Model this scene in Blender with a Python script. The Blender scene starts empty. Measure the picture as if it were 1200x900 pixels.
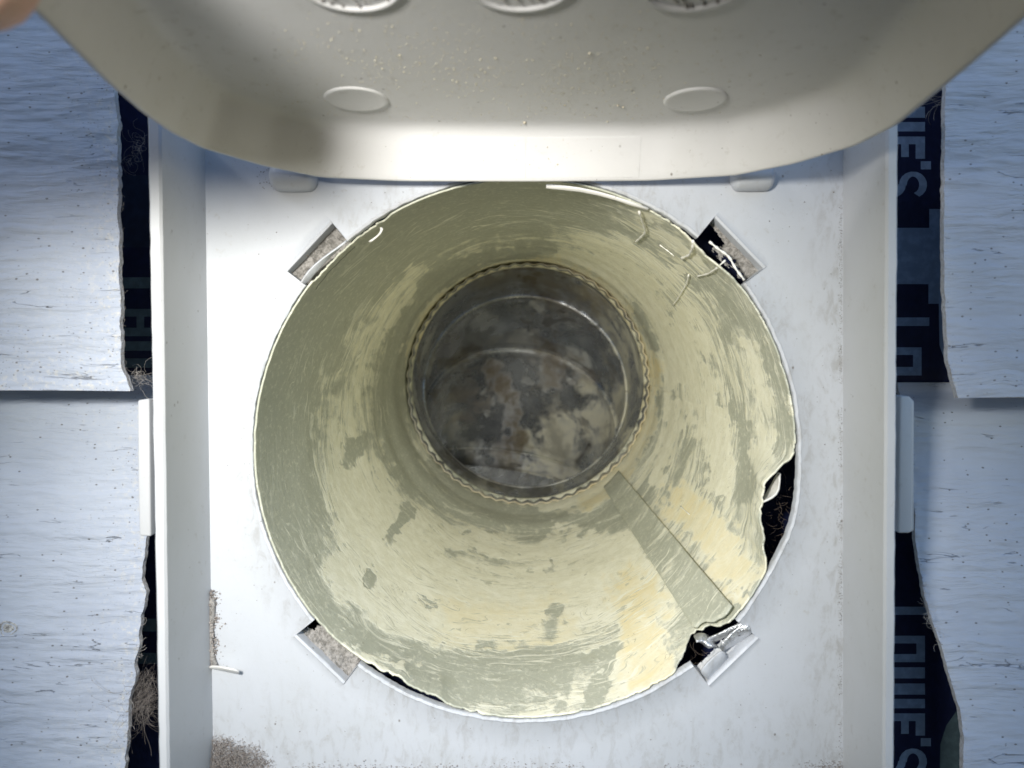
import bpy, bmesh, math, random
import numpy as np
from mathutils import Vector, Matrix
random.seed(7); rng = np.random.default_rng(7)
MM = 0.001
C = bpy.context.scene.collection
SC = bpy.context.scene

# ------------------------------------------------------------------ camera (all lengths below in millimetres)
F = 900.0                                   # focal length in pixels of a 1200 x 900 picture
CAM = np.array([0.0, -144.0, 0.0])
yaw, pitch = math.radians(1.15), math.radians(2.2)
fw = np.array([-math.sin(yaw)*math.cos(pitch), math.cos(yaw)*math.cos(pitch), -math.sin(pitch)])
rt = np.cross(fw, [0, 0, 1]); rt /= np.linalg.norm(rt)
up = np.cross(rt, fw)
cam_d = bpy.data.cameras.new('camera'); cam = bpy.data.objects.new('camera', cam_d); C.objects.link(cam)
cam_d.lens = 27.0; cam_d.sensor_width = 36.0; cam_d.clip_start = 0.002; cam_d.clip_end = 200
M = Matrix(((rt[0], up[0], -fw[0], CAM[0]*MM), (rt[1], up[1], -fw[1], CAM[1]*MM), (rt[2], up[2], -fw[2], CAM[2]*MM), (0, 0, 0, 1)))
cam.matrix_world = M
cam_d.dof.use_dof = True; cam_d.dof.focus_distance = 0.175; cam_d.dof.aperture_fstop = 26
SC.camera = cam

# ------------------------------------------------------------------ sky, daylight and the flash of the phone
SUN_EL, SUN_AZ = 36, -62                    # degrees; light comes over the viewer's left shoulder
w = bpy.data.worlds.new('World'); SC.world = w; w.use_nodes = True
nt = w.node_tree; bg = nt.nodes['Background']
sky = nt.nodes.new('ShaderNodeTexSky'); sky.sky_type = 'NISHITA'; sky.sun_disc = False; sky.dust_density = 0.0; sky.ozone_density = 3.5
sky.sun_elevation = math.radians(SUN_EL); sky.sun_rotation = math.radians(180+SUN_AZ)
nt.links.new(sky.outputs[0], bg.inputs[0]); bg.inputs[1].default_value = 0.14
sd = bpy.data.lights.new('sun', 'SUN'); sun = bpy.data.objects.new('sun', sd); C.objects.link(sun)
sd.energy = 0.5; sd.angle = math.radians(12); sd.color = (1.0, 0.975, 0.95)
az, el = math.radians(SUN_AZ), math.radians(SUN_EL)
to_sun = Vector((math.sin(az)*math.cos(el), -math.cos(az)*math.cos(el), math.sin(el)))
sun.rotation_euler = to_sun.to_track_quat('Z', 'Y').to_euler()
fd = bpy.data.lights.new('torch', 'SPOT'); flash = bpy.data.objects.new('torch', fd); C.objects.link(flash)
flash.location = (-0.051, -0.158, 0.026); fd.energy = 1.88; fd.shadow_soft_size = 0.009; fd.color = (1.0, 0.975, 0.915)
fd.spot_size = math.radians(72); fd.spot_blend = 1.0
flash.rotation_euler = (flash.location-Vector((-.020, 0, -.017))).to_track_quat('Z', 'Y').to_euler()
SC.view_settings.view_transform = 'Standard'; SC.view_settings.look = 'None'
SC.view_settings.exposure = 0.22; SC.view_settings.gamma = 1.0
SC.cycles.max_bounces = 8; SC.cycles.diffuse_bounces = 5

# ------------------------------------------------------------------ helpers
def at(px, py, Y):
    """the point where the sight line of a pixel meets the plane y = Y"""
    d = fw + rt*((px-600)/F) - up*((py-450)/F)
    return CAM + d*((Y-CAM[1])/d[1])
def proj(P):
    v = np.asarray(P)-CAM; k = v@fw
    return 600+F*(v@rt)/k, 450-F*(v@up)/k
def _hash(ix, iy, iz, seed):
    h = (ix.astype(np.int64)*374761393 + iy.astype(np.int64)*668265263 + iz.astype(np.int64)*2147483647 + seed*1274126177) & 0xffffffff
    h = ((h ^ (h >> 13))*1274126177) & 0xffffffff
    return ((h ^ (h >> 16)) & 0xffff)/65535.0
def vnoise(x, y, z=0, seed=0):
    x, y, z = np.broadcast_arrays(np.asarray(x, float), np.asarray(y, float), np.asarray(z, float))
    fx, fy, fz = np.floor(x), np.floor(y), np.floor(z)
    u, v, t = x-fx, y-fy, z-fz
    u, v, t = (a*a*(3-2*a) for a in (u, v, t))
    r = 0
    for i in (0, 1):
        for j in (0, 1):
            for k in (0, 1):
                r = r + _hash(fx+i, fy+j, fz+k, seed)*(u if i else 1-u)*(v if j else 1-v)*(t if k else 1-t)
    return r
def fbm(x, y, z=0, seed=0, oct=4):
    r, a, n = 0, 0.5, 0
    for o in range(oct):
        r = r + a*vnoise(np.asarray(x)*2**o, np.asarray(y)*2**o, np.asarray(z)*2**o, seed+o); n += a; a *= .5
    return r/n
def sstep(a, b, x): t = np.clip((x-a)/(b-a), 0, 1); return t*t*(3-2*t)
def lerp_list(x, xs, ys): return np.interp(x, xs, ys)

BASE = {}
def empty(name, base, label, cat, group=None):
    o = bpy.data.objects.new(name, None); C.objects.link(o); o.location = [c*MM for c in base]
    o.empty_display_size = .01
    BASE[o.name] = np.array(base, float); o['label'] = label; o['category'] = cat
    if group: o['group'] = group
    return o
def base_of(p): return np.zeros(3) if p is None else BASE[p.name]
def obj(name, V, Fs, mat, parent=None, smooth=True, solid=0, off=-1, attrs=None, label=None, cat=None, group=None, kind=None, origin=None, bevel=0, subsurf=0):
    V = np.asarray(V, float)
    b = base_of(parent)
    loc = np.zeros(3)
    if parent is None:
        loc = V.mean(0) if origin is None else np.array(origin, float); b = loc
    me = bpy.data.meshes.new(name); me.from_pydata(((V-b)*MM).tolist(), [], [tuple(int(i) for i in f) for f in Fs]); me.update()
    if smooth: me.polygons.foreach_set('use_smooth', [True]*len(me.polygons))
    me.materials.append(mat)
    if attrs:
        for k, a in attrs.items():
            a = np.asarray(a, np.float32)
            if a.ndim == 1:
                at_ = me.attributes.new(k, 'FLOAT', 'POINT'); at_.data.foreach_set('value', a)
            else:
                at_ = me.attributes.new(k, 'FLOAT_VECTOR', 'POINT'); at_.data.foreach_set('vector', a.ravel())
    o = bpy.data.objects.new(name, me); C.objects.link(o)
    if parent is not None: o.parent = parent; BASE[o.name] = b
    else: o.location = loc*MM; BASE[o.name] = loc
    if bevel:
        m = o.modifiers.new('bevel', 'BEVEL'); m.width = bevel*MM; m.segments = 3; m.limit_method = 'ANGLE'; m.angle_limit = .6
    if subsurf:
        m = o.modifiers.new('sub', 'SUBSURF'); m.levels = subsurf; m.render_levels = subsurf
    if solid:
        m = o.modifiers.new('solid', 'SOLIDIFY'); m.thickness = solid*MM; m.offset = off
    if label: o['label'] = label
    if cat: o['category'] = cat
    if group: o['group'] = group
    if kind: o['kind'] = kind
    return o
def gridfaces(nr, nc, wrap=False, flip=False):
    i = np.arange(nr-1)[:, None]; j = np.arange(nc if wrap else nc-1)[None, :]
    a = i*nc+j; b = i*nc+(j+1) % nc; c = (i+1)*nc+(j+1) % nc; d = (i+1)*nc+j
    f = np.stack([a, b, c, d] if not flip else [a, d, c, b], -1).reshape(-1, 4)
    return f
def boxmesh(p0, p1):
    (x0, y0, z0), (x1, y1, z1) = p0, p1
    V = [(x, y, z) for x in (x0, x1) for y in (y0, y1) for z in (z0, z1)]
    Fs = [(0, 1, 3, 2), (4, 6, 7, 5), (0, 4, 5, 1), (2, 3, 7, 6), (0, 2, 6, 4), (1, 5, 7, 3)]
    return V, Fs
def prism(front, back):
    """closed solid between two polygons with the same number of points"""
    n = len(front); V = list(front)+list(back)
    Fs = [tuple(range(n)), tuple(range(2*n-1, n-1, -1))]+[(i, n+i, n+(i+1) % n, (i+1) % n) for i in range(n)]
    return V, Fs
def tubes(paths, ns=5):
    """many thin tubes as one mesh; paths = list of (points, radius or radii)"""
    V, Fs = [], []
    for pts, r in paths:
        pts = np.asarray(pts, float); n = len(pts); r = np.broadcast_to(r, n)
        t = np.gradient(pts, axis=0); t /= np.linalg.norm(t, axis=1)[:, None]+1e-9
        a = np.cross(t, [.31, .87, .39]); a /= np.linalg.norm(a, axis=1)[:, None]+1e-9; b = np.cross(t, a)
        s = len(V)
        for i in range(n):
            for k in range(ns):
                an = 2*math.pi*k/ns
                V.append(pts[i]+r[i]*(math.cos(an)*a[i]+math.sin(an)*b[i]))
        for i in range(n-1):
            for k in range(ns):
                Fs.append((s+i*ns+k, s+i*ns+(k+1) % ns, s+(i+1)*ns+(k+1) % ns, s+(i+1)*ns+k))
        Fs.append(tuple(s+k for k in range(ns-1, -1, -1))); Fs.append(tuple(s+(n-1)*ns+k for k in range(ns)))
    return V, Fs
def curly(p, d, L, n=14, wob=.35, r=.05, grav=0.0):
    """a curling hair starting at p"""
    p = np.array(p, float); d = np.array(d, float); d /= np.linalg.norm(d); pts = [p.copy()]
    ax = rng.normal(size=3)
    for i in range(n):
        d = d+np.cross(ax, d)*wob*rng.uniform(.2, 1)+rng.normal(size=3)*wob*.4; d[2] -= grav; d /= np.linalg.norm(d)
        p = p+d*L/n; pts.append(p.copy())
    return np.array(pts), r
def crumbs(points, normals, sizes):
    """small lumps, five-sided and uneven, as one mesh"""
    V, Fs = [], []
    for p, n, s in zip(points, normals, sizes):
        n = np.array(n, float); n /= np.linalg.norm(n); a = np.cross(n, [.2, .3, .9]); a /= np.linalg.norm(a); b = np.cross(n, a)
        k0 = len(V); m = 5; an0 = rng.uniform(0, 6)
        for k in range(m):
            an = an0+2*math.pi*k/m; q = s*rng.uniform(.6, 1.2)
            V.append(p+q*(math.cos(an)*a+math.sin(an)*b)-n*s*.2)
        V.append(p+n*s*rng.uniform(.5, 1)+a*s*rng.uniform(-.3, .3))
        for k in range(m): Fs.append((k0+k, k0+(k+1) % m, k0+m))
        Fs.append(tuple(k0+k for k in range(m-1, -1, -1)))
    return V, Fs

class Mat:
    """a small wrapper that builds a node material; coordinates in millimetres"""
    def __init__(s, name, rough=.5, spec=.5, metal=0.0):
        s.m = bpy.data.materials.new(name); s.m.use_nodes = True; s.t = s.m.node_tree
        s.b = s.t.nodes['Principled BSDF']; s.b.inputs['Roughness'].default_value = rough
        s.b.inputs['Specular IOR Level'].default_value = spec; s.b.inputs['Metallic'].default_value = metal
        tc = s.t.nodes.new('ShaderNodeTexCoord'); s.co = s.vm('SCALE', tc.outputs['Object'], k=1000.0)
    def n(s, t): return s.t.nodes.new(t)
    def put(s, v, sock):
        if isinstance(v, bpy.types.NodeSocket): s.t.links.new(v, sock)
        elif isinstance(v, (tuple, list)) and len(v) == 3 and sock.type == 'RGBA': sock.default_value = (*v, 1)
        else: sock.default_value = v
    def vm(s, op, a, b=None, k=None):
        n = s.n('ShaderNodeVectorMath'); n.operation = op; s.put(a, n.inputs[0])
        if b is not None: s.put(b, n.inputs[1])
        if k is not None: s.put(k, n.inputs['Scale'])
        return n.outputs[0]
    def math(s, op, a, b=0.0, clamp=False):
        n = s.n('ShaderNodeMath'); n.operation = op; n.use_clamp = clamp; s.put(a, n.inputs[0]); s.put(b, n.inputs[1]); return n.outputs[0]
    def scale(s, xyz, v=None): return s.vm('MULTIPLY', s.co if v is None else v, tuple(xyz))
    def noise(s, v=None, sc=1.0, det=4, rough=.55, dist=0.0):
        n = s.n('ShaderNodeTexNoise'); s.put(s.co if v is None else v, n.inputs['Vector'])
        n.inputs['Scale'].default_value = sc; n.inputs['Detail'].default_value = det
        n.inputs['Roughness'].default_value = rough; n.inputs['Distortion'].default_value = dist
        return n.outputs[0]
    def voro(s, v=None, sc=1.0, rand=1.0):
        n = s.n('ShaderNodeTexVoronoi'); s.put(s.co if v is None else v, n.inputs['Vector']); n.inputs['Scale'].default_value = sc
        n.inputs['Randomness'].default_value = rand
        return n.outputs['Distance'], n.outputs['Color']
    def ramp(s, f, a, b, lo=0.0, hi=1.0):
        n = s.n('ShaderNodeMapRange'); n.interpolation_type = 'SMOOTHSTEP'; s.put(f, n.inputs[0])
        n.inputs[1].default_value = a; n.inputs[2].default_value = b; n.inputs[3].default_value = lo; n.inputs[4].default_value = hi
        return n.outputs[0]
    def mix(s, f, a, b):
        n = s.n('ShaderNodeMix'); n.data_type = 'RGBA'; s.put(f, n.inputs[0]); s.put(a, n.inputs[6]); s.put(b, n.inputs[7]); return n.outputs[2]
    def attr(s, name, vec=False):
        n = s.n('ShaderNodeAttribute'); n.attribute_name = name; return n.outputs['Vector' if vec else 'Fac']
    def bump(s, h, st=.5, d=.2, prev=None):
        n = s.n('ShaderNodeBump'); s.put(h, n.inputs['Height']); n.inputs['Strength'].default_value = st; n.inputs['Distance'].default_value = d*MM
        if prev: s.put(prev, n.inputs['Normal'])
        s.put(n.outputs[0], s.b.inputs['Normal']); return n.outputs[0]
    def col(s, c): s.put(c, s.b.inputs['Base Color']); return s
    def rough(s, r): s.put(r, s.b.inputs['Roughness'])
    def specks(s, v, sc, size, keep):
        """random small marks: 1 on a mark"""
        d, c = s.voro(v, sc)
        sep = s.n('ShaderNodeSeparateColor'); s.put(c, sep.inputs[0])
        near = s.ramp(d, size*.55, size, 1, 0)
        return s.math('MULTIPLY', near, s.ramp(sep.outputs[0], keep-.02, keep+.02, 1, 0))

def plain(name, c, rough=.6, **k): m = Mat(name, rough, **k); m.col(c); return m.m

_hc = at(613, 529, 0); HZ_LOCAL = float(_hc[2])+80.0
# white moulded plastic with grime
def plastic(name, c, grime=(.34, .31, .26), spk=.12, amount=.35, ring=False):
    m = Mat(name, .5, .35)
    big = m.ramp(m.noise(sc=.06, det=5, rough=.6, dist=.6), .35, .7)
    c1 = m.mix(m.math('MULTIPLY', big, .30), c, tuple(x*y for x, y in zip(c, (.86, .86, .82))))
    fine = m.ramp(m.noise(sc=.55, det=6, rough=.7), .56, .72)
    c2 = m.mix(m.math('MULTIPLY', m.math('MULTIPLY', fine, big), amount), c1, grime)
    if ring:      # grime round the mouth and smudges by the right inner corner (object origin: foot of the hood)
        sx = m.n('ShaderNodeSeparateXYZ'); m.put(m.co, sx.inputs[0])
        dz = m.math('SUBTRACT', sx.outputs[2], HZ_LOCAL)
        rr = m.math('SQRT', m.math('ADD', m.math('MULTIPLY', sx.outputs[0], sx.outputs[0]), m.math('MULTIPLY', dz, dz)))
        near = m.ramp(rr, 51.5, 60, 1, 0); corner = m.ramp(sx.outputs[0], 50, 60.2)
        foot = m.ramp(sx.outputs[2], 22, 3)
        sm_ = m.noise(m.scale((.5, .5, .22)), 1, 6, .72, .5)
        k_ = m.math('MULTIPLY', m.math('MAXIMUM', m.math('MULTIPLY', near, .8), m.math('MAXIMUM', corner, m.math('MULTIPLY', foot, .6))), m.ramp(sm_, .46, .68))
        c2 = m.mix(m.math('MULTIPLY', k_, .55), c2, (.30, .285, .26))
        scf = m.noise(m.scale((.25, .25, 1.6)), 1, 4, .7, .6)
        c2 = m.mix(m.math('MULTIPLY', m.ramp(m.math('ABSOLUTE', m.math('SUBTRACT', scf, .5)), 0, .012, 1, 0), m.ramp(sm_, .5, .6, 0, .3)), c2, (.36, .35, .34))
    dots = m.specks(m.scale((1, 1, .8)), .42, .11, spk)
    dist = m.vm('ADD', m.co, m.vm('SCALE', m.n('ShaderNodeTexNoise').outputs[1], k=3.0))
    dots2 = m.specks(dist, .95, .12, spk*.8)
    c3 = m.mix(m.math('MULTIPLY', m.math('MAXIMUM', dots, dots2), .75), c2, (.16, .14, .12))
    m.col(c3)
    m.bump(m.noise(sc=1.3, det=5, rough=.6), .12, .2)
    m.rough(m.ramp(fine, 0, 1, .42, .62))
    return m.m
M_PLATE = plastic('white_plastic', (.53, .55, .585), amount=.6, ring=True)
M_SIDE = plastic('white_plastic_smooth', (.52, .53, .545), spk=.07, amount=.45)
M_LID = plastic('lid_plastic', (.68, .68, .685), spk=.14, amount=.5)

# tube: yellowed plastic under streaks of dust
def tube_mat():
    m = Mat('dusty_tube_plastic', .55, .3)
    cyl = m.attr('cyl', True); dust = m.attr('dust'); ochre = m.attr('ochre')
    warp = m.n('ShaderNodeTexNoise'); m.put(m.scale((1.6, 1.6, 5), cyl), warp.inputs['Vector']); warp.inputs['Scale'].default_value = 1; warp.inputs['Detail'].default_value = 3
    wv = m.vm('MULTIPLY', m.vm('SUBTRACT', warp.outputs[1], (.5, .5, .5)), (.55, .55, .30))
    cw = m.vm('ADD', cyl, wv)
    s1 = m.noise(m.scale((2.0, 2.0, 12), cw), 1, 5, .60, .9)
    s2 = m.noise(m.scale((5, 5, 46), cw), 1, 5, .65, .2)
    s3 = m.noise(m.scale((16, 16, 30), cyl), 1, 6, .7)
    f = m.math('ADD', m.math('MULTIPLY', s1, .75), m.math('MULTIPLY', s2, .75)); f = m.math('SUBTRACT', f, .262)
    f = m.math('ADD', f, m.math('MULTIPLY', m.math('SUBTRACT', dust, .5), .62))
    f = m.math('ADD', f, m.math('MULTIPLY', m.math('SUBTRACT', s3, .5), .42))
    kind = m.ramp(m.noise(m.scale((2.6, 2.6, 6), cyl), 1, 3), .47, .66)
    soft = m.ramp(f, .36, .66); hard = m.ramp(f, .485, .54)
    cm = m.n('ShaderNodeMix'); cm.data_type = 'FLOAT'; m.put(kind, cm.inputs[0]); m.put(soft, cm.inputs[2]); m.put(hard, cm.inputs[3]); cake = cm.outputs[0]
    veil = m.ramp(f, .25, .75)
    pow_ = m.noise(m.scale((45, 45, 70), cyl), 1, 5, .75)
    plast = m.mix(veil, (.49, .50, .405), (.60, .615, .53))
    plast = m.mix(m.ramp(pow_, .50, .68, 0, .65), plast, (.80, .79, .65))
    dcol = m.mix(m.ramp(s3, .35, .65), (.92, .90, .745), (.83, .805, .635))
    dcol = m.mix(m.math('MULTIPLY', ochre, m.ramp(s1, .3, .65, .3, .9)), dcol, (.86, .74, .43))
    c = m.mix(cake, plast, dcol)
    # wipe marks: fine pale and greyish streaks
    wp = m.noise(m.scale((4, 4, 80), cw), 1, 4, .6)
    wp2 = m.noise(m.scale((9, 9, 120), cw), 1, 3, .6, .3)
    zone = m.ramp(m.noise(m.scale((1.5, 1.5, 4), cyl), 1, 3), .42, .60)
    c = m.mix(m.math('MULTIPLY', m.ramp(wp, .56, .62), m.math('MULTIPLY', zone, .8)), c, (.93, .915, .77))
    c = m.mix(m.math('MULTIPLY', m.ramp(wp2, .58, .64), m.math('MULTIPLY', zone, .65)), c, (.47, .475, .37))
    # thin dark scratches run round the tube
    scr = m.noise(m.scale((7, 7, 62), cw), 1, 3, .5)
    line = m.math('MULTIPLY', m.ramp(m.math('ABSOLUTE', m.math('SUBTRACT', scr, .5)), 0, .010, 1, 0), m.ramp(m.noise(m.scale((9, 9, 12), cyl), 1, 2), .55, .64))
    c = m.mix(m.math('MULTIPLY', line, .55), c, (.22, .20, .13))
    grit = m.specks(m.scale((60, 60, 120), cyl), 1, .16, .10)
    c = m.mix(m.math('MULTIPLY', grit, m.ramp(m.noise(m.scale((3, 3, 5), cyl), 1, 2), .5, .6, 0, .6)), c, (.30, .24, .15))
    m.col(c)
    h = m.math('ADD', m.math('MULTIPLY', cake, .9), m.math('MULTIPLY', s3, .6))
    h = m.math('ADD', h, m.math('MULTIPLY', s2, .6))
    m.bump(h, .55, .35)
    m.rough(m.ramp(cake, 0, 1, .36, .75))
    return m.m
M_TUBE = tube_mat()

def metal_mat():
    m = Mat('stained_galvanised_metal', .45, .5, 0.5)
    p = m.noise(sc=.03, det=7, rough=.7, dist=.4); q = m.noise(sc=.045, det=8, rough=.74, dist=.3)
    c = m.mix(m.ramp(p, .38, .62), (.36, .385, .42), (.62, .64, .66))
    dust = m.ramp(q, .46, .66)
    c = m.mix(m.math('MULTIPLY', dust, .5), c, (.60, .59, .51))
    rust = m.math('MULTIPLY', m.ramp(m.noise(m.vm('ADD', m.co, (31, 7, 12)), .03, 6, .72, .5), .52, .66), .62)
    c = m.mix(rust, c, (.15, .11, .06))
    brk = m.ramp(q, .36, .56)
    pl_ = m.math('MULTIPLY', m.attr('pale'), brk); rs_ = m.math('MULTIPLY', m.attr('rust'), m.ramp(p, .30, .46)); so_ = m.math('MULTIPLY', m.attr('soot'), m.ramp(p, .34, .5))
    c = m.mix(pl_, c, (.74, .71, .56)); c = m.mix(m.math('MULTIPLY', m.math('MULTIPLY', rs_, m.ramp(q, .34, .56, .4, 1)), .85), c, (.125, .09, .045)); c = m.mix(m.math('MULTIPLY', so_, .85), c, (.05, .047, .043))
    rim = m.attr('rim')
    c = m.mix(m.math('MULTIPLY', rim, m.ramp(q, .30, .5, .5, 1)), c, (.70, .60, .38))
    blk = m.ramp(m.noise(m.scale((.1, .1, .4)), 1, 4, .6, .8), .66, .70)
    c = m.mix(m.math('MULTIPLY', blk, .8), c, (.04, .037, .03))
    m.col(c)
    cover = m.math('MAXIMUM', m.math('MAXIMUM', m.math('MAXIMUM', dust, rust), m.math('MAXIMUM', pl_, rs_)), m.math('MAXIMUM', rim, m.math('MAXIMUM', blk, so_)))
    m.put(m.ramp(cover, 0.1, .9, .75, .05), m.b.inputs['Metallic'])
    m.rough(m.ramp(cover, 0, 1, .22, .8)); m.bump(q, .5, .8)
    return m.m
M_METAL = metal_mat()

def board_mat():
    m = Mat('painted_embossed_siding', .62, .3)
    w1 = m.n('ShaderNodeTexNoise'); m.put(m.scale((.06, .06, .09)), w1.inputs['Vector']); w1.inputs['Scale'].default_value = 1
    v = m.vm('ADD', m.scale((.045, .045, .40)), m.vm('SCALE', w1.outputs[1], k=1.6))
    g = m.noise(v, 1, 4, .55)
    ridge = m.ramp(m.math('ABSOLUTE', m.math('SUBTRACT', g, .47)), 0, .016, 1, 0)
    patch = m.ramp(m.noise(m.scale((.12, .12, .3)), 1, 3, .5), .54, .66)
    crack = m.math('MULTIPLY', ridge, patch)
    v2 = m.vm('ADD', m.scale((.03, .03, .62)), m.vm('SCALE', w1.outputs[1], k=2.2))
    ridge = m.ramp(m.math('ABSOLUTE', m.math('SUBTRACT', m.noise(v2, 1, 3, .5), .5)), 0, .014, 1, 0); patch = m.ramp(m.noise(m.scale((.07, .07, .5)), 1, 3, .5), .60, .69)
    crack = m.math('MULTIPLY', ridge, patch)
    g2 = m.noise(m.scale((.22, .22, 1.5)), 1, 5, .6)
    c = m.mix(m.ramp(m.noise(sc=.07, det=4), .35, .7), (.435, .475, .55), (.40, .44, .52))
    c = m.mix(m.math('MULTIPLY', crack, .45), c, (.17, .18, .22))
    vs = m.scale((.62, .62, 1.0))
    wv = m.vm('ADD', vs, m.vm('SCALE', w1.outputs[1], k=2.0))
    dirt = m.attr('dirt')
    sp1 = m.specks(wv, .85, .17, .40)
    sp2 = m.math('MULTIPLY', m.specks(wv, 2.6, .24, .30), dirt)
    sp3 = m.math('MULTIPLY', m.specks(wv, 1.5, .20, .34), m.ramp(dirt, 0, .5))
    c = m.mix(m.math('MULTIPLY', m.math('MAXIMUM', m.math('MAXIMUM', sp1, sp3), sp2), .8), c, (.10, .09, .085))
    fz = m.math('MULTIPLY', m.ramp(m.noise(sc=.9, det=6, rough=.75), .48, .68), dirt)
    c = m.mix(m.math('MULTIPLY', fz, .7), c, (.62, .59, .52))
    m.col(c)
    h = m.math('SUBTRACT', m.math('ADD', m.math('MULTIPLY', g, 1.0), m.math('MULTIPLY', g2, .16)), m.math('MULTIPLY', crack, .9))
    h = m.math('MULTIPLY', h, m.ramp(m.noise(m.scale((.05, .05, .12)), 1, 3), .3, .7, .45, 1.5)); m.bump(h, .75, .95)
    return m.m
M_BOARD = board_mat()
def raw_mat():
    m = Mat('raw_board_edge', .8, .2)
    m.col(m.mix(m.ramp(m.noise(sc=1.2, det=5, rough=.7), .4, .65), (.62, .63, .65), (.48, .46, .43))); m.bump(m.noise(sc=2.2, det=5), .8, .5); return m.m
M_EDGE = raw_mat()
def wrap_mat(name, c):
    m = Mat(name, .42, .35); n = m.noise(sc=.5, det=5)
    m.col(m.mix(m.ramp(n, .4, .7), c, tuple(x*1.35 for x in c))); m.bump(m.noise(m.scale((.12, .12, .05)), 1, 4), .3, 1.5); return m.m
M_WRAP = wrap_mat('navy_house_wrap', (.008, .012, .042))
M_PRINT = wrap_mat('blue_grey_print', (.16, .225, .34))
M_PRINT2 = wrap_mat('teal_grey_print', (.075, .115, .135))
def dirt_mat(name, a, b):
    m = Mat(name, .9, .1); m.col(m.mix(m.ramp(m.noise(sc=1.1, det=6, rough=.75), .40, .62), a, b)); m.bump(m.noise(sc=2.0, det=5), .9, .6); return m.m
M_POCKET = dirt_mat('dusty_recess', (.40, .38, .36), (.20, .19, .175))
M_DUST = dirt_mat('pale_dust', (.72, .67, .54), (.55, .49, .37))
M_LINT = dirt_mat('grey_lint', (.50, .46, .43), (.34, .29, .26))
M_WHITEFIB = plain('white_thread', (.92, .91, .86), .7)
M_HAIR = plain('brown_fibre', (.20, .155, .12), .6)
M_PALEHAIR = plain('pale_fibre', (.42, .39, .36), .6)
M_TUFT = plain('tuft_fibre', (.27, .235, .21), .7)
M_GRIT = dirt_mat('dark_grit', (.10, .085, .07), (.25, .21, .16))
_mf = Mat('crumpled_foil', .4, .5, .85); _mf.col((.72, .73, .75)); _mf.bump(_mf.noise(sc=1.2, det=3), .9, .5); M_FOIL = _mf.m
M_FLAKE = plastic('peeling_white_plastic', (.80, .79, .76), spk=.2)
def skin_mat():
    m = Mat('skin', .5, .4); m.b.inputs['Subsurface Weight'].default_value = .12; m.b.inputs['Subsurface Scale'].default_value = .002
    m.col(m.mix(m.ramp(m.noise(sc=.25, det=5), .35, .65), (.62, .36, .27), (.70, .44, .34))); m.bump(m.noise(sc=1.5, det=4), .25, .2); return m.m
M_SKIN = skin_mat(); M_NAIL = plain('nail', (.75, .50, .43), .3)
M_NAILHEAD = dirt_mat('weathered_nail', (.62, .62, .60), (.22, .21, .20))

# ------------------------------------------------------------------ the wall: wrap and four siding boards
wall = empty('house_wall', (0, 9, -75), 'pale blue grey lapped siding wall cut out around the vent over dark printed wrap', 'wall')
HC = at(613, 529, 0); HX, HZ = HC[0], HC[2]        # centre of the hole in the vent's plate
YW = 19.0
th = np.linspace(0, 2*np.pi, 97)[:-1]
ring = [(HX+51.9*math.cos(a), YW, HZ+.4+51.9*math.sin(a)) for a in th]
def rectpt(a, x0, x1, z0, z1, cx, cz):
    c, s = math.cos(a), math.sin(a); t = 1e9
    if c > 1e-9: t = min(t, (x1-cx)/c)
    if c < -1e-9: t = min(t, (x0-cx)/c)
    if s > 1e-9: t = min(t, (z1-cz)/s)
    if s < -1e-9: t = min(t, (z0-cz)/s)
    return cx+t*c, cz+t*s
rect = []
for a in th:
    x, z = rectpt(a, -190, 190, -150, 150, HX, HZ); rect.append((x, YW, z))
# add true corners by snapping the nearest sample
for cx, cz in ((-190, -150), (190, -150), (190, 150), (-190, 150)):
    k = min(range(96), key=lambda i: (rect[i][0]-cx)**2+(rect[i][2]-cz)**2); rect[k] = (cx, YW, cz)
wrap = obj('house_wrap', ring+rect, gridfaces(2, 96, True), M_WRAP, wall, smooth=False)
def print_poly(name, pts, mat=M_PRINT, dy=.06):
    V = [at(x, y, YW-dy) for x, y in pts]
    return obj(name, V, [tuple(range(len(V)))], mat, wrap, smooth=False)
def rects_mesh(rs, dy=.06):
    V, Fs = [], []
    for (x0, y0, x1, y1) in rs:
        k = len(V); V += [at(x0, y0, YW-dy), at(x1, y0, YW-dy), at(x1, y1, YW-dy), at(x0, y1, YW-dy)]; Fs.append((k, k+1, k+2, k+3))
    return V, Fs
def letter(rs, mat=M_PRINT): V, Fs = rects_mesh(rs); return obj('printed_letter', V, Fs, mat, wrap, smooth=False)
def s_letter(x0, x1, y0, y1, wd):
    """an S lying on its side, its top to the right"""
    # upright S in a unit box, centre line, then turned a quarter clockwise
    P = []
    for k in range(13): a = math.radians(20+k*(250/12)); P.append((.5+.36*math.cos(a), .74+.22*math.sin(a)))
    for k in range(13): a = math.radians(90-k*(250/12)); P.append((.5+.36*math.cos(a), .26+.24*math.sin(a)))
    P = np.array(P); t = np.gradient(P, axis=0); t /= np.linalg.norm(t, axis=1)[:, None]; nrm = np.stack([-t[:, 1], t[:, 0]], 1)
    A, B = P+nrm*wd/2, P-nrm*wd/2
    f = lambda q: at(x0+(x1-x0)*q[1], y0+(y1-y0)*q[0], YW-.06)
    V = [f(q) for q in A]+[f(q) for q in B]; n = len(P)
    obj('printed_letter', V, [(i, i+1, n+i+1, n+i) for i in range(n-1)], M_PRINT, wrap, smooth=False)
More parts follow.
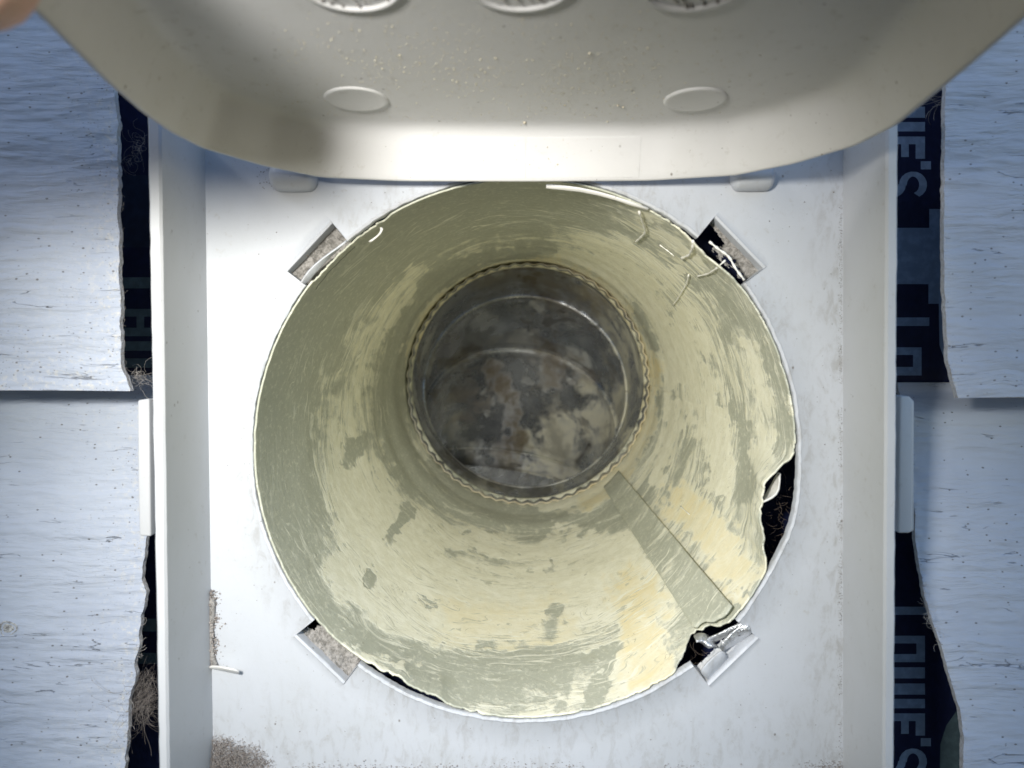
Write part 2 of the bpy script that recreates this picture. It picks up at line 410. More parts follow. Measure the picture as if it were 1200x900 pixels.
def lowes(y, right=1084, s=1.0, left=1034):
    q = lambda v: y+v*s
    letter([(left, q(0), right+2, q(9.5)), (left, q(9.5), left+8, q(26))])                                    # L
    letter([(left, q(34), right, q(43)), (left, q(55.5), right, q(65)), (right-10, q(43), right, q(55.5)), (left, q(43), left+9, q(55.5))])  # O
    letter([(left, q(71), right, q(84)), (left, q(90), right, q(103)), (left, q(108), right, q(119)), (left, q(84), left+9, q(90)), (left, q(103), left+9, q(108))])  # W
    letter([(left, q(125), right, q(134)), (right-11, q(134), right, q(151)), (1056, q(134), 1065, q(149)), (left, q(134), left+9, q(151))])  # E
    letter([(right-5, q(154), right+7, q(163.5))])                                                              # '
    s_letter(1030, right, q(164), q(199), .17)                                                                  # S
lowes(711)
lowes(35)
letter([(1034, 372, 1089, 382)]); letter([(1034, 407, 1080, 416), (1034, 430, 1080, 440), (1070, 416, 1080, 430), (1034, 416, 1043, 430)])
print_poly('printed_emblem', [(1040, 267), (1089, 267), (1089, 245), (1101, 245), (1109, 245), (1112, 355), (1112, 432), (1108, 425), (1101, 405), (1100, 356), (1088, 356), (1088, 333), (1040, 333)])
print_poly('printed_emblem', [(1121, 833), (1132, 833), (1140, 920), (1101, 920), (1102, 872), (1109, 850)], M_PRINT2)
# dim letters in the gap on the other side
letter([(120, 325, 200, 338)], M_PRINT2); letter([(120, 362, 200, 371), (160, 371, 169, 384), (120, 384, 200, 394)], M_PRINT2)
letter([(120, 400, 200, 411)], M_PRINT2); letter([(120, 420, 200, 431)], M_PRINT2); letter([(120, 725, 200, 740)], M_PRINT2); letter([(120, 765, 200, 778)], M_PRINT2)
letter([(136, 205, 200, 290)], wrap_mat('dim_print', (.016, .024, .05)))

def board(edge_px, side, z_top, z_bot, y_top, y_bot, x_far, bottom_px=None, label=None, dirt_edge=True, seed=0):
    """one lapped board: front grid with a ragged cut end, an end face and a lower edge"""
    ez, ex = [], []
    for px, py in edge_px:
        p = at(px, py, (y_top+y_bot)/2)
        for _ in range(3): p = at(px, py, y_bot+(y_top-y_bot)*(p[2]-z_bot)/(z_top-z_bot))
        ez.append(p[2]); ex.append(p[0])
    o = np.argsort(ez); ez, ex = np.array(ez)[o], np.array(ex)[o]
    nz, nx = 330, 90
    z = np.linspace(z_bot, z_top, nz)
    xe = np.interp(z, ez, ex)+(fbm(z*.35, seed*7.3, oct=7)-.5)*1.4*(1 if dirt_edge else .35)
    u = np.linspace(0, 1, nx)**1.9                       # dense near the cut end
    X = xe[:, None]+(x_far-xe)[:, None]*u[None, :]
    Z = np.repeat(z[:, None], nx, 1)
    if bottom_px is not None:
        zl = np.array([bottom_px(x) for x in X[0]])
        Z = Z+(zl-z_bot)[None, :]*(1-(Z-z_bot)/(z_top-z_bot))**6
    Y = y_bot+(y_top-y_bot)*(Z-z_bot)/(z_top-z_bot)
    near = np.exp(-np.abs(X-xe[:, None])/.9)
    if bottom_px is None: Y = Y+6.0*sstep(-6.5, -1.0, Z-z_top)          # the rebated upper edge tucks in under the board above
    rel = (fbm(X*.10, Z*1.0, seed=seed, oct=4)-.5)*.35+(fbm(X*.5, Z*.5, seed=seed+9, oct=3)-.5)*.15+near*(fbm(X*1.5, Z*1.5, seed=seed+3)-.3)*.3
    Y = Y+rel
    dirt = np.clip((np.exp(-np.abs(X-xe[:, None])/2.2)*1.0+np.exp(-np.abs(X-xe[:, None])/14)*.45)*(.5+fbm(X*.3, Z*.3, seed=seed+5)) if dirt_edge else np.exp(-np.abs(X-xe[:, None])/.7)*.6, 0, 1)
    if bottom_px is not None: dirt = np.clip(dirt+np.exp(-(Z-z_bot)/7.0)*.85*(1 if side < 0 else .25), 0, 1)
    P = np.stack([X, Y, Z], -1)
    fr = P.reshape(-1, 3); T = 1.3
    V = [*fr]; Fs = [*gridfaces(nz, nx, flip=(side > 0))]
    V = np.array(V)
    # end face and lower edge, own material slot
    be = P[:, 0].copy(); be[:, 1] += T; be[:, 0] += side*.3*0
    bl = P[0].copy(); bl[:, 1] += T; bl[:, 2] += .4
    n0 = len(V); V = np.concatenate([V, P[:, 0], be, P[0], bl])
    ef = [(n0+i, n0+i+1, n0+nz+i+1, n0+nz+i) for i in range(nz-1)]
    n1 = n0+2*nz
    lf = [(n1+i, n1+i+1, n1+nx+i+1, n1+nx+i) for i in range(nx-1)]
    n2 = len(V)
    bk0 = be.copy(); bk1 = be.copy(); bk1[:, 0] = x_far; V = np.concatenate([V, bk0, bk1])
    bf = [(n2+i, n2+nz+i, n2+nz+i+1, n2+i+1) for i in range(nz-1)]
    d = np.concatenate([dirt.ravel(), np.ones(2*nz), np.ones(2*nx), np.zeros(2*nz)])
    ob = obj('siding_board', V, [*[tuple(f) for f in Fs], *ef, *lf, *bf], M_BOARD, wall, attrs={'dirt': d}, label=label)
    ob.data.materials.append(M_EDGE)
    mi = [0]*len(Fs)+[1]*len(ef)+[0]*len(lf)+[1]*len(bf)
    ob.data.polygons.foreach_set('material_index', mi)
    return ob
zb_l = at(100, 459, -3.5)[2]; zb_r = at(1150, 466, -3.5)[2]
board([(131, 60), (133, 98), (137, 125), (139, 200), (138, 260), (140, 330), (141, 385), (144, 430), (152, 459)], -1, 110, zb_l, 1.0, -3.5, -150,
      lambda x: zb_l+.25*math.sin(x*.05), 'upper board left of the vent with a speckled ragged cut end', seed=1)
board([(1109, 60), (1108, 110), (1107, 200), (1106, 300), (1108, 365), (1112, 425), (1123, 466)], 1, 110, zb_r, 1.0, -3.5, 150,
      lambda x: zb_r+.02*(x-82), 'upper board right of the vent, bluish with fine grooves', dirt_edge=False, seed=2)
low_l = board([(172, 440), (172, 520), (172, 640), (166, 680), (170, 695), (164, 740), (160, 775), (151, 822), (150, 850), (146, 905), (144, 980)], -1, zb_l+2.5, -95, 10.0, -3.5, -150,
      None, 'lower board left of the vent with a nail head and a torn end', seed=3)
board([(1070, 440), (1070, 560), (1074, 640), (1084, 700), (1099, 745), (1112, 790), (1125, 830), (1130, 868), (1129, 905), (1128, 980)], 1, zb_r+2.0, -95, 10.0, -3.5, 150,
      None, 'lower board right of the vent with a curved cut end', dirt_edge=False, seed=4)
# nail head in the lower left board
nc = at(9, 737, 3.0); nc[1] = -3.5+13.5*(nc[2]+95)/(zb_l+2.5+95)-.15; nc = at(9, 737, nc[1])
nv, nf = [], []
prof = [(0, -.02), (.7, 0), (1.0, .05), (1.15, .42), (1.35, .45), (1.55, -.05), (1.7, -.05), (1.8, .5)]
for r_, y_ in prof:
    for k in range(20):
        a = 2*math.pi*k/20; j = 1+.12*math.sin(3*a+1); nv.append((nc[0]+r_*j*math.cos(a)*1.0, nc[1]+y_, nc[2]+r_*.85*j*math.sin(a)))
for i in range(len(prof)-1):
    for k in range(20): nf.append((i*20+k, (i+1)*20+k, (i+1)*20+(k+1) % 20, i*20+(k+1) % 20))
obj('nail_head', nv, nf, M_NAILHEAD, low_l)

# ------------------------------------------------------------------ the vent hood
hood = empty('vent_hood', (HX, 0, -80), 'open white plastic dryer vent hood with lifted lid and dust caked round tube', 'dryer vent')
PX = 144/900.0                                   # mm per photo pixel on the plate
def polar(phi, r, y=0.0): return np.array([HX+r*math.cos(phi), y, HZ-r*math.sin(phi)])
SLOTS = [(math.radians(217.4), math.radians(230.2), 55.6), (math.radians(-51.0), math.radians(-37.5), 56.0),
         (math.radians(127.5), math.radians(140.9), 55.7), (math.radians(38.4), math.radians(51.6), 56.1)]
def hole_r(phi):
    d = math.degrees(phi) % 360
    r = 51.25+(float(fbm(d*.25, 3.1, oct=4))-.5)*.35+(float(fbm(d*1.3, 9.1, oct=3))-.5)*.22
    if 355 < d or d < 30:
        dd = d-360 if d > 180 else d
        r += .7*math.exp(-((dd-14)/9.0)**2)
    return r
phis, rads = [], []
N = 720
ph = [2*math.pi*k/N for k in range(N)]
def inslot(a):
    for a0, a1, ro in SLOTS:
        m = (a0+a1)/2; dlt = (a-m+math.pi) % (2*math.pi)-math.pi
        if abs(dlt) < (a1-a0)/2: return ro*math.cos((a1-a0)/2)/math.cos(dlt)*1.0
    return None
ev = []
for a in ph:
    s = inslot(a); ev.append((a % (2*math.pi), s if s else hole_r(a)))
for a0, a1, ro in SLOTS:
    e = 1e-5
    for a, first in ((a0, True), (a1, False)):
        aa = a % (2*math.pi); rin, rs = hole_r(aa), ro
        ev += [((aa-e) % (2*math.pi), rin if first else rs), ((aa+e) % (2*math.pi), rs if first else rin)]
ev.sort(); phis = np.array([e[0] for e in ev]); rads = np.array([e[1] for e in ev]); n = len(ev)
# outline of the plate (front corners read off the photograph, top hidden behind the lid)
cTL, cBL, cTR, cBR = at(240, 170, 0), at(250, 903, 0), at(988, 170, 0), at(988, 903, 0)
k = (46-cBL[2])/(cTL[2]-cBL[2])
cTL = cBL+(cTL-cBL)*k; cTR = cBR+(cTR-cBR)*k
quad = [np.array([c[0], c[2]]) for c in (cBL, cBR, cTR, cTL)]
def quadpt(phi):
    d = np.array([math.cos(phi), -math.sin(phi)]); o = np.array([HX, HZ]); best = 1e9
    for i in range(4):
        a, b = quad[i], quad[(i+1) % 4]; e = b-a
        den = d[0]*e[1]-d[1]*e[0]
        if abs(den) < 1e-9: continue
        q = a-o; t = (q[0]*e[1]-q[1]*e[0])/den; u = (q[0]*d[1]-q[1]*d[0])/den
        if t > 0 and -1e-6 <= u <= 1+1e-6: best = min(best, t)
    return o+d*best
outer = np.array([quadpt(a) for a in phis])
for c in quad:
    kk = np.argmin(((outer-c)**2).sum(1)); outer[kk] = c
ripple = (fbm(phis*9, 1.7, oct=3)-.5)*.25
rows = []
def rrow(r, y): return np.stack([HX+r*np.cos(phis), np.broadcast_to(y, n), HZ-r*np.sin(phis)], 1)
rows.append(rrow(rads+.02, np.where(rads > 54, 4.6, 1.5))); rows.append(rrow(rads, .22)); rows.append(rrow(rads+.10, -.12+ripple*.6)); rows.append(rrow(rads+.55, -.30+ripple*.5)); rows.append(rrow(rads+.95, -.02))
rows.append(rrow(np.maximum(rads+1.5, 57.6), 0))
for f in (.35, 1.0):
    m = rows[5][:, [0, 2]]; q = m+(outer-m)*f; rows.append(np.stack([q[:, 0], np.zeros(n), q[:, 1]], 1))
q = outer; rows.append(np.stack([q[:, 0], np.full(n, 2.5), q[:, 1]], 1))
V = np.concatenate(rows)
obj('back_plate', V, gridfaces(len(rows), n, True, flip=True), M_PLATE, hood, smooth=True)
bpy.context.view_layer.update()
pl = C.objects['back_plate']
mm_ = pl.modifiers.new('edges', 'EDGE_SPLIT'); mm_.split_angle = math.radians(50)

# recess behind each slot
for i, (a0, a1, ro) in enumerate(SLOTS):
    V = []; ns_, nr_ = 66, 30
    lo = 50.6 if i == 0 else 51.6
    for j in range(nr_):
        for k in range(ns_):
            a = a0+(a1-a0)*k/(ns_-1); dl = a-(a0+a1)/2
            rmax = ro*math.cos((a1-a0)/2)/math.cos(dl)+.2
            r = lo+(rmax-lo)*j/(nr_-1)
            p = polar(a, r, 4.0); p[1] += float(fbm(p[0]*.9, p[2]*.9, seed=i))*1.2-(.9 if i in (2,) else .3)-(1.7*(j/(nr_-1))**2)
            V.append(p)
    Fs = gridfaces(nr_, ns_)
    def cut(f):                     # how the floor of the recess has broken away, as a ragged line
        a, r = (f[0] % ns_)/ns_, (f[0]//ns_)/nr_; w_ = (float(fbm(a*9, r*9, seed=50+i, oct=4))-.5)
        if i == 1: return (a < .36+w_*.5 and r < .85-a*.4) or r < .34+w_*.9
        if i == 2: return a > .72+r*.30+w_*.35 and r < .8
        if i == 3: return r < .48+w_*.4
        return False
    Fs = [f for f in Fs if not cut(f)]
    obj('slot_recess', V, Fs, M_POCKET if i != 3 else M_SIDE, hood)

# side walls, standing out from the plate towards the viewer
YF = -18.0
def sidewall(fi_t, fi_b, fo_t, fo_b, base_t, base_b, sgn):
    zt = 38.9
    def line(pt, pb, Y, z):
        a, b = at(*pt, Y), at(*pb, Y); k = (z-b[2])/(a[2]-b[2]); return a+(b-a)*(1-k)
    V = []; zs = np.linspace(-79.5, zt, 60)
    for z in zs:
        w1 = (float(fbm(z*.6, sgn*3.0, oct=4))-.5)*.22
        ib = line(base_t, base_b, 0, z); fi = line(fi_t, fi_b, YF, z); fo = line(fo_t, fo_b, YF, z)
        ob_ = fo.copy(); ob_[1] = YW-.3; ob_[0] += sgn*.2
        fi = fi.copy(); fi[0] += w1*.5; fo[0] += w1
        f1 = fi.copy(); f1[1] += .35; f1[0] -= 0
        fi2 = fi.copy(); fi2[0] += sgn*.35; fi2[1] -= .1
        fo2 = fo.copy(); fo2[1] += .3
        fo1 = fo.copy(); fo1[0] -= sgn*.3; fo1[1] -= .1
        mid = ib*.5+f1*.5
        ibk = ib.copy(); ibk[1] = 2.4
        V += [ibk, ib, mid, f1, fi2, fo1, fo2, ob_]
    nc_ = 8
    Fs = [*gridfaces(60, nc_, True, flip=(sgn > 0))]
    Fs = [tuple(f) for f in Fs]+[tuple(range(nc_)) if sgn < 0 else tuple(range(nc_-1, -1, -1)), tuple(59*nc_+i for i in (range(nc_-1, -1, -1) if sgn < 0 else range(nc_)))]
    o = obj('side_wall', V, Fs, M_SIDE, hood)
    e = o.modifiers.new('edges', 'EDGE_SPLIT'); e.split_angle = math.radians(35)
sidewall((188, 135), (198, 900), (172.5, 135), (186, 900), (240, 170), (250, 900), -1)
sidewall((1039, 145), (1035, 900), (1053, 145), (1048, 900), (988, 170), (988, 900), 1)
# upper wall of the hood, behind the lid
V, Fs = boxmesh((cTL[0]-9, -6, 46.2), (cTR[0]+9, 8.7, 48.5)); obj('top_wall', V, Fs, M_SIDE, hood, smooth=False, bevel=.4)
# tabs on both flanks
def tab(pts, y0, y1):
    f = [at(*p, y0) for p in pts]; b = [q+np.array([0, y1-y0, 0]) for q in f]
    V, Fs = prism(f, b); return obj('side_tab', V, Fs, M_SIDE, hood, smooth=True, bevel=.35)
tab([(161, 469), (174.5, 467), (176.5, 629), (163, 628), (161.5, 560)], -5.5, -1.0)
tab([(1055, 464), (1067, 464), (1071, 473), (1070, 620), (1067, 625), (1053, 625)], -6.5, -1.0)
tab([(1067.5, 466), (1071.6, 470), (1071.3, 622), (1068, 624)], -4.5, -1.0)
# hinge lugs
def lug(x0, x1, yc, hh, Y):
    a, b = at(x0, yc, Y), at(x1, yc, Y); r = hh*abs(Y-CAM[1])/900/2
    V = []; ns_ = 24
    xs = np.concatenate([np.linspace(0, .18, 6), [.4, .6], np.linspace(.82, 1, 6)]); L = b[0]-a[0]
    for t in xs:
        q = min(t, 1-t)*L; rr = r*math.sqrt(max(1-(1-min(q/(r*.75), 1))**2, .0004))
        for k in range(ns_):
            an = 2*math.pi*k/ns_; V.append((a[0]+t*L, Y+2.2+rr*1.15*math.cos(an), a[2]+rr*math.sin(an)))
    obj('hinge_lug', V, [*[tuple(f) for f in gridfaces(len(xs), ns_, True)], tuple(range(ns_-1, -1, -1)), tuple((len(xs)-1)*ns_+k for k in range(ns_))], M_PLATE, hood)
lug(312, 369, 204, 36, -3.0); lug(859, 912, 205, 32, -3.0)

# ------------------------------------------------------------------ the tube of the hood
TL = 158.0
RB = at(618, 451, 150.0)                        # centre of the far ring
def axis(y): t = np.asarray(y)/150.0; return HX+(RB[0]-HX)*t, HZ+(RB[2]-HZ)*t
def tube_R(y): return 51.0-3.1*np.asarray(y)/150.0-.7*sstep(138, 149, np.asarray(y))-1.3*sstep(153, 157.5, np.asarray(y))
def angdist(d, c): return (d-c+180) % 360-180
NT, NY = 900, 230
phd = np.arange(NT)*360.0/NT
yy0 = np.concatenate([np.linspace(0, 30, 90), np.linspace(30, TL, NY-90+1)[1:]])
PH, T0 = np.meshgrid(phd, yy0)
# torn front edge
front = -.15+(fbm(phd*.5, 4.4, oct=5)-.5)*.7+4.5*np.clip(fbm(phd*.35, 12.4, oct=4)-.58, 0, 1)*np.where((phd < 145) | (phd > 300), 1, 0)
front = np.where(np.abs(angdist(phd, 228)) < 9, front+.6+(fbm(phd*1.5, 2.2, oct=3))*1.4, front)
tear = sstep(0, 1, 1-np.abs(angdist(phd, 47.5))/9.5)
front = front+tear*(4.0+7.5*fbm(phd*.5, 7.7, oct=4))
front = front+3.2*sstep(0, 1, 1-np.abs(angdist(phd, 12))/12)*fbm(phd*.5, 17.7, oct=5)
front = front+1.8*np.exp(-(angdist(phd, 239)/1.6)**2)+1.5*np.exp(-(angdist(phd, 302)/7)**2)*fbm(phd*1.7, 1.1, oct=3)
Y = front[None, :]+(TL-front[None, :])*(T0/TL)
fade = lambda L: np.exp(-(Y/L)**2)
R = tube_R(Y)
dent = 5.8*sstep(0, 1, 1-np.abs(angdist(PH, 12.6))/14.0)**.8*(.58+.75*fbm(PH*.16, 2.0, oct=5))
R = R-dent*fade(17)
low = (.5+1.6*fbm(PH*.22, 5.5, oct=5))*sstep(0, 1, 1-np.abs(angdist(PH, 118))/20)
R = R-low*fade(9)
R = R-.9*np.exp(-(angdist(PH, 313)/6)**2)*fade(5)
R = R+(fbm(PH*.03, Y*.035, seed=11)-.5)*1.1*sstep(4, 30, Y)              # not quite round
R = R-.07*np.sin(Y*.42+.6*np.sin(np.radians(PH)*3))*sstep(70, 100, Y)*sstep(140, 128, Y)
R = R-.7*np.exp(-((Y-128)/9.0)**2)                                       # a shallow bulge before the far end
AX, AZ = axis(Y)
X = AX+R*np.cos(np.radians(PH)); Z = AZ-R*np.sin(np.radians(PH))
P = np.stack([X, Y, Z], -1).reshape(-1, 3)
px, py = proj(P)
cyl = np.stack([np.cos(np.radians(PH)), np.sin(np.radians(PH)), Y/100.0], -1).reshape(-1, 3)
# where the dust has caked: strokes (points on the tube given through the photograph), each with a width and an amount
dust = np.full(len(P), .52); ochre = np.zeros(len(P))
def stroke(pts, wd, amt, arr, soft=1.0, px=px, py=py):
    pts = np.array(pts, float); best = np.full(len(px), 1e9)
    soft = max(soft, 1.25); jit = (fbm(px*.026+py*.017, py*.026-px*.017, seed=21)-.5)*wd*1.2+(fbm(px*.11+py*.07, py*.11-px*.07, seed=22, oct=5)+fbm(px*.06-py*.09, py*.06+px*.09, seed=23, oct=5)-1.0)*min(wd, 18)*1.7
    for a, b in zip(pts[:-1], pts[1:]):
        e = b-a; t = np.clip(((px-a[0])*e[0]+(py-a[1])*e[1])/(e@e+1e-9), 0, 1)
        best = np.minimum(best, np.hypot(px-a[0]-t*e[0], py-a[1]-t*e[1]))
    arr += amt*sstep(wd*(1+.45*soft), wd*(1-.45*soft), best+jit)
# clean yellowed plastic near the mouth, left and top
stroke([(330, 640), (318, 540), (335, 430), (380, 350), (460, 280), (560, 240), (680, 232)], 48, -.55, dust)
stroke([(350, 690), (390, 740), (470, 790), (560, 800), (640, 800)], 26, -.5, dust)
stroke([(500, 755), (600, 770), (690, 790)], 24, -.16, dust)
# streaky cream zone half way in
stroke([(390, 560), (385, 480), (420, 390), (490, 320), (580, 285), (660, 285), (740, 320)], 34, .18, dust)
stroke([(640, 250), (740, 290), (820, 380), (870, 480), (880, 580), (850, 640)], 60, .06, dust)
stroke([(800, 380), (840, 470), (850, 560)], 20, .5, dust)
stroke([(700, 300), (770, 360), (800, 430)], 14, .45, dust); stroke([(770, 420), (790, 500), (770, 560)], 9, .5, dust); stroke([(880, 400), (900, 470), (895, 540)], 10, .45, dust)
stroke([(830, 420), (868, 500), (872, 580)], 10, -.5, dust); stroke([(740, 350), (772, 410), (775, 470)], 8, -.5, dust)
# cake along the floor of the tube
stroke([(430, 620), (520, 650), (620, 665), (720, 655)], 34, .85, dust)
stroke([(420, 680), (520, 720), (620, 710), (740, 700)], 36, .8, dust)
stroke([(410, 560), (430, 600), (450, 640)], 30, .35, dust)
stroke([(560, 790), (650, 820), (740, 800)], 26, .25, dust)
stroke([(745, 690), (752, 740), (765, 790)], 26, .60, dust); stroke([(745, 690), (752, 740), (765, 790)], 24, 1.0, ochre)
stroke([(540, 725), (590, 740), (640, 735)], 30, .5, ochre); stroke([(800, 590), (850, 640), (870, 680)], 22, .8, ochre); stroke([(800, 590), (850, 640), (870, 680)], 20, .4, dust)
stroke([(765, 430), (758, 500), (735, 555), (690, 590)], 9, .7, ochre); stroke([(765, 430), (758, 500), (735, 555), (690, 590)], 9, .5, dust)
stroke([(765, 430), (735, 370), (690, 325), (640, 304), (560, 320), (500, 375), (468, 440)], 8, .6, ochre); stroke([(765, 430), (735, 370), (690, 325), (640, 304), (560, 320), (500, 375)], 8, .35, dust)
stroke([(640, 592), (690, 582), (740, 545)], 10, .5, dust)
stroke([(400, 770), (470, 792)], 16, .6, dust)
# smooth darker band just before the far end
stroke([(490, 560), (540, 590), (610, 622), (690, 625), (730, 610)], 22, -.5, dust)
stroke([(455, 420), (455, 490), (480, 550)], 17, -.4, dust)
stroke([(460, 400), (500, 335), (570, 300), (640, 296)], 9, -.5, dust)
# scraped marks in the cake
stroke([(476, 600), (462, 622), (448, 640), (438, 665), (430, 685)], 8, -1.42, dust, 1.7)
stroke([(408, 535), (420, 520)], 10, -0.88, dust, 1.7)
stroke([(530, 648), (560, 655), (590, 662), (640, 668)], 9, -0.88, dust, 1.7)
stroke([(650, 670), (720, 668)], 8, -0.65, dust, 1.7)
stroke([(640, 700), (700, 690)], 18, -0.60, dust, 1.7)
stroke([(480, 700), (510, 712)], 9, -0.88, dust, 1.7)
stroke([(655, 720), (645, 735)], 10, -0.75, dust, 1.7)
stroke([(712, 770), (704, 800), (690, 830)], 7, -0.98, dust, 1.7); stroke([(735, 755), (690, 772), (660, 778)], 5, -0.75, dust, 1.7)
stroke([(840, 330), (900, 430), (915, 510)], 22, -.25, dust)
grid = gridfaces(NY, NT, True)
obj_t = obj('vent_tube', P, grid, M_TUBE, hood, solid=.32, off=-1, attrs={'cyl': cyl, 'dust': np.clip(dust, -.6, 1.4), 'ochre': np.clip(ochre, 0, 1)})

def tube_Rr(phi_deg, y):
    k = int((phi_deg % 360)/360*NT) % NT; return float(np.interp(y, Y[:, k], R[:, k]))
def tube_pt(phi_deg, y, lift=0.0):
    ax, az = axis(y); r = tube_Rr(phi_deg, y)-lift; a = math.radians(phi_deg); return np.array([ax+r*math.cos(a), y, az-r*math.sin(a)])
def tube_ray(px_, py_, lift=.3):
    """where the sight line of a pixel meets the wall of the tube"""
    d = fw+rt*((px_-600)/F)-up*((py_-450)/F); t = None
    for y in np.linspace(0, 150, 900):
        p = CAM+d*((y-CAM[1])/d[1]); ax, az = axis(y)
        if math.hypot(p[0]-ax, p[2]-az) >= tube_R(y)-1.2 and math.hypot(p[0]-ax, p[2]-az) >= tube_Rr(math.degrees(math.atan2(az-p[2], p[0]-ax)), y)-lift: return p
    return p
# lap seam: a strip lying on the wall of the tube
V, dd, oo, cc = [], [], [], []
ys = np.linspace(0, 1, 80); us = np.linspace(0, 1, 14)
for y in ys:
    for u in us:
        yv = (float(np.interp(36.6+10.2*u, phd, front))+.4)*(1-y)+140*y
        p0 = 36.6+(42.8-36.6)*yv/150; p1 = 46.8+(53-46.8)*yv/150
        a = p0+(p1-p0)*u; l = .75+.75*(1-u)+.08*math.sin(y*9)+(float(fbm(y*6, u*2, seed=31))-.5)*.3
        V.append(tube_pt(a, yv, l)); cc.append((math.cos(math.radians(a)), math.sin(math.radians(a)), yv/100)); dd.append(.02+.45*float(fbm(y*4, u*1.2, seed=8))); oo.append(0)
obj('lap_seam', V, gridfaces(80, 14), M_TUBE, obj_t, solid=.35, off=-1, attrs={'cyl': cc, 'dust': dd, 'ochre': oo})

# torn rags of plastic at the lower right of the mouth and in the gap at the right
def rag(ptsA, ptsB, Ya, Yb, mat, parent, name='torn_rag', th_=.35, wob=.6):
    """a crumpled strip between two pixel polylines at two depths"""
    n_ = len(ptsA); V = []
    for k in range(7):
        t = k/6
        for i in range(n_):
            ya = Ya[i] if hasattr(Ya, '__len__') else Ya; yb = Yb[i] if hasattr(Yb, '__len__') else Yb
            a, b = at(*ptsA[i], ya), at(*ptsB[i], yb); q = a*(1-t)+b*t; q[1] -= wob*math.sin(t*math.pi)+wob*.5*math.sin(i*2.1+t*3); V.append(q)
    return obj(name, V, gridfaces(7, n_), mat, parent, solid=th_, off=0, subsurf=1)
rag([(812, 744), (820, 740), (830, 744), (836, 752)], [(815, 751), (824, 754), (829, 761), (839, 755)], [5, 4, 4, 5], [2.6, 3.4, 1.8, 3.5], M_FOIL, obj_t, wob=1.3, th_=.2)
rag([(826, 748), (842, 742), (858, 734), (870, 729)], [(838, 752), (848, 748), (862, 739), (872, 734)], [4, 2, 2, 1], [7, 5, 4, 3], M_FOIL, obj_t, wob=1.0)
rag([(842, 757), (852, 745), (866, 734), (876, 731)], [(846, 762), (860, 757), (872, 748), (880, 741)], [1, .4, .2, 0], [3.5, 3.0, 3.0, 2.5], M_FOIL, obj_t, wob=.9)
rag([(820, 786), (828, 776), (838, 768), (846, 762)], [(832, 798), (838, 790), (845, 782), (853, 770)], [.2, -.3, -.3, 0], [2, 1.5, 1.5, 2.5], M_PLATE, hood)
rag([(893, 586), (899, 576), (906, 566), (912, 553)], [(894, 588), (906, 584), (914, 575), (913, 555)], [7, 6, 5, 5], [1.5, 1.0, 1.5, 3], M_FLAKE, obj_t)
rag([(352, 331), (360, 318), (376, 303), (404, 285)], [(357, 334), (366, 323), (384, 303), (408, 281)], [.2, .2, .2, .2], [1.8, 1.6, 1.6, 1.2], M_PLATE, obj_t, wob=.2)
rag([(432, 284), (440, 279), (447, 272), (446, 266)], [(436, 283), (443, 277), (448, 272), (449, 268)], [3, 2.5, 2, 2], [1.5, 1.2, 1, 1.2], M_FLAKE, obj_t, wob=.3)
rag([(640, 216), (680, 219), (720, 229), (760, 244)], [(640, 221), (680, 223), (720, 233), (758, 247)], [-.6, -.6, -.6, -.4], [-.1, 0, 0, 0], M_FLAKE, hood, wob=.25, th_=.25)

# ------------------------------------------------------------------ the lid
HY = -5.0; ZR0 = at(615, 212, HY)[2]; TILT = .045; DROP = 8.4
def rim_z(y): return ZR0+TILT*(HY-y)
def lid_z(y): return rim_z(y)+DROP
def on_plane(px_, py_, off):
    """where a sight line meets the lid's plane (off = 0: the rim, off = DROP: the inner face)"""
    d = fw+rt*((px_-600)/F)-up*((py_-450)/F)
    t = (ZR0+off+TILT*(HY-CAM[1])-CAM[2])/(d[2]+TILT*d[1]); p = CAM+d*t; return p[0], p[1]
Lpx = [(376, 207), (310, 193.5), (240, 173), (205, 155), (172, 132), (130, 95), (90, 55), (45, 10)]
Rpx = [(860, 205), (930, 191), (1000, 170), (1045, 147), (1090, 110), (1130, 77), (1165, 47), (1199, 17)]
ctl = [on_plane(*p, 0) for p in Lpx][::-1]+[(on_plane(470, 211.5, 0)), on_plane(615, 212, 0), on_plane(760, 211, 0)]+[on_plane(*p, 0) for p in Rpx]
xl0, yl0 = ctl[0]; xr0, yr0 = ctl[-1]; YE = -108.0
ctl = [(xl0+14, YE), (xl0+5, YE+1.5), (xl0+1, YE+6), (xl0+.2, YE+14)]+ctl+[(xr0-.2, YE+14), (xr0-1, YE+6), (xr0-5, YE+1.5), (xr0-14, YE), (0, YE)]
print('LID', [tuple(np.round(c, 1)) for c in ctl])
ctl = np.array(ctl)
def closed_curve(P, n):
    """smooth closed curve through points (Chaikin corner cutting, then even spacing)"""
    Q = np.roll(P, -1, 0); P = np.stack([P, P*.75+Q*.25, P*.5+Q*.5, P*.25+Q*.75], 1).reshape(-1, 2)
    for _ in range(3):
        Q = np.roll(P, -1, 0); P = np.stack([P*.75+Q*.25, P*.25+Q*.75], 1).reshape(-1, 2)
    Q = np.vstack([P, P[:1]]); l = np.concatenate([[0], np.cumsum(np.linalg.norm(np.diff(Q, axis=0), axis=1))])
    t = np.linspace(0, l[-1], n+1)[:-1]; return np.stack([np.interp(t, l, Q[:, 0]), np.interp(t, l, Q[:, 1])], 1)
NO = 420
oc = closed_curve(ctl, NO); tg = np.roll(oc, -1, 0)-np.roll(oc, 1, 0); tg /= np.linalg.norm(tg, axis=1)[:, None]
inn = np.stack([-tg[:, 1], tg[:, 0]], 1)
if ((oc+inn*3-oc.mean(0))**2).sum() > ((oc-inn*3-oc.mean(0))**2).sum(): inn = -inn
k5 = np.hanning(31); k5 /= k5.sum()
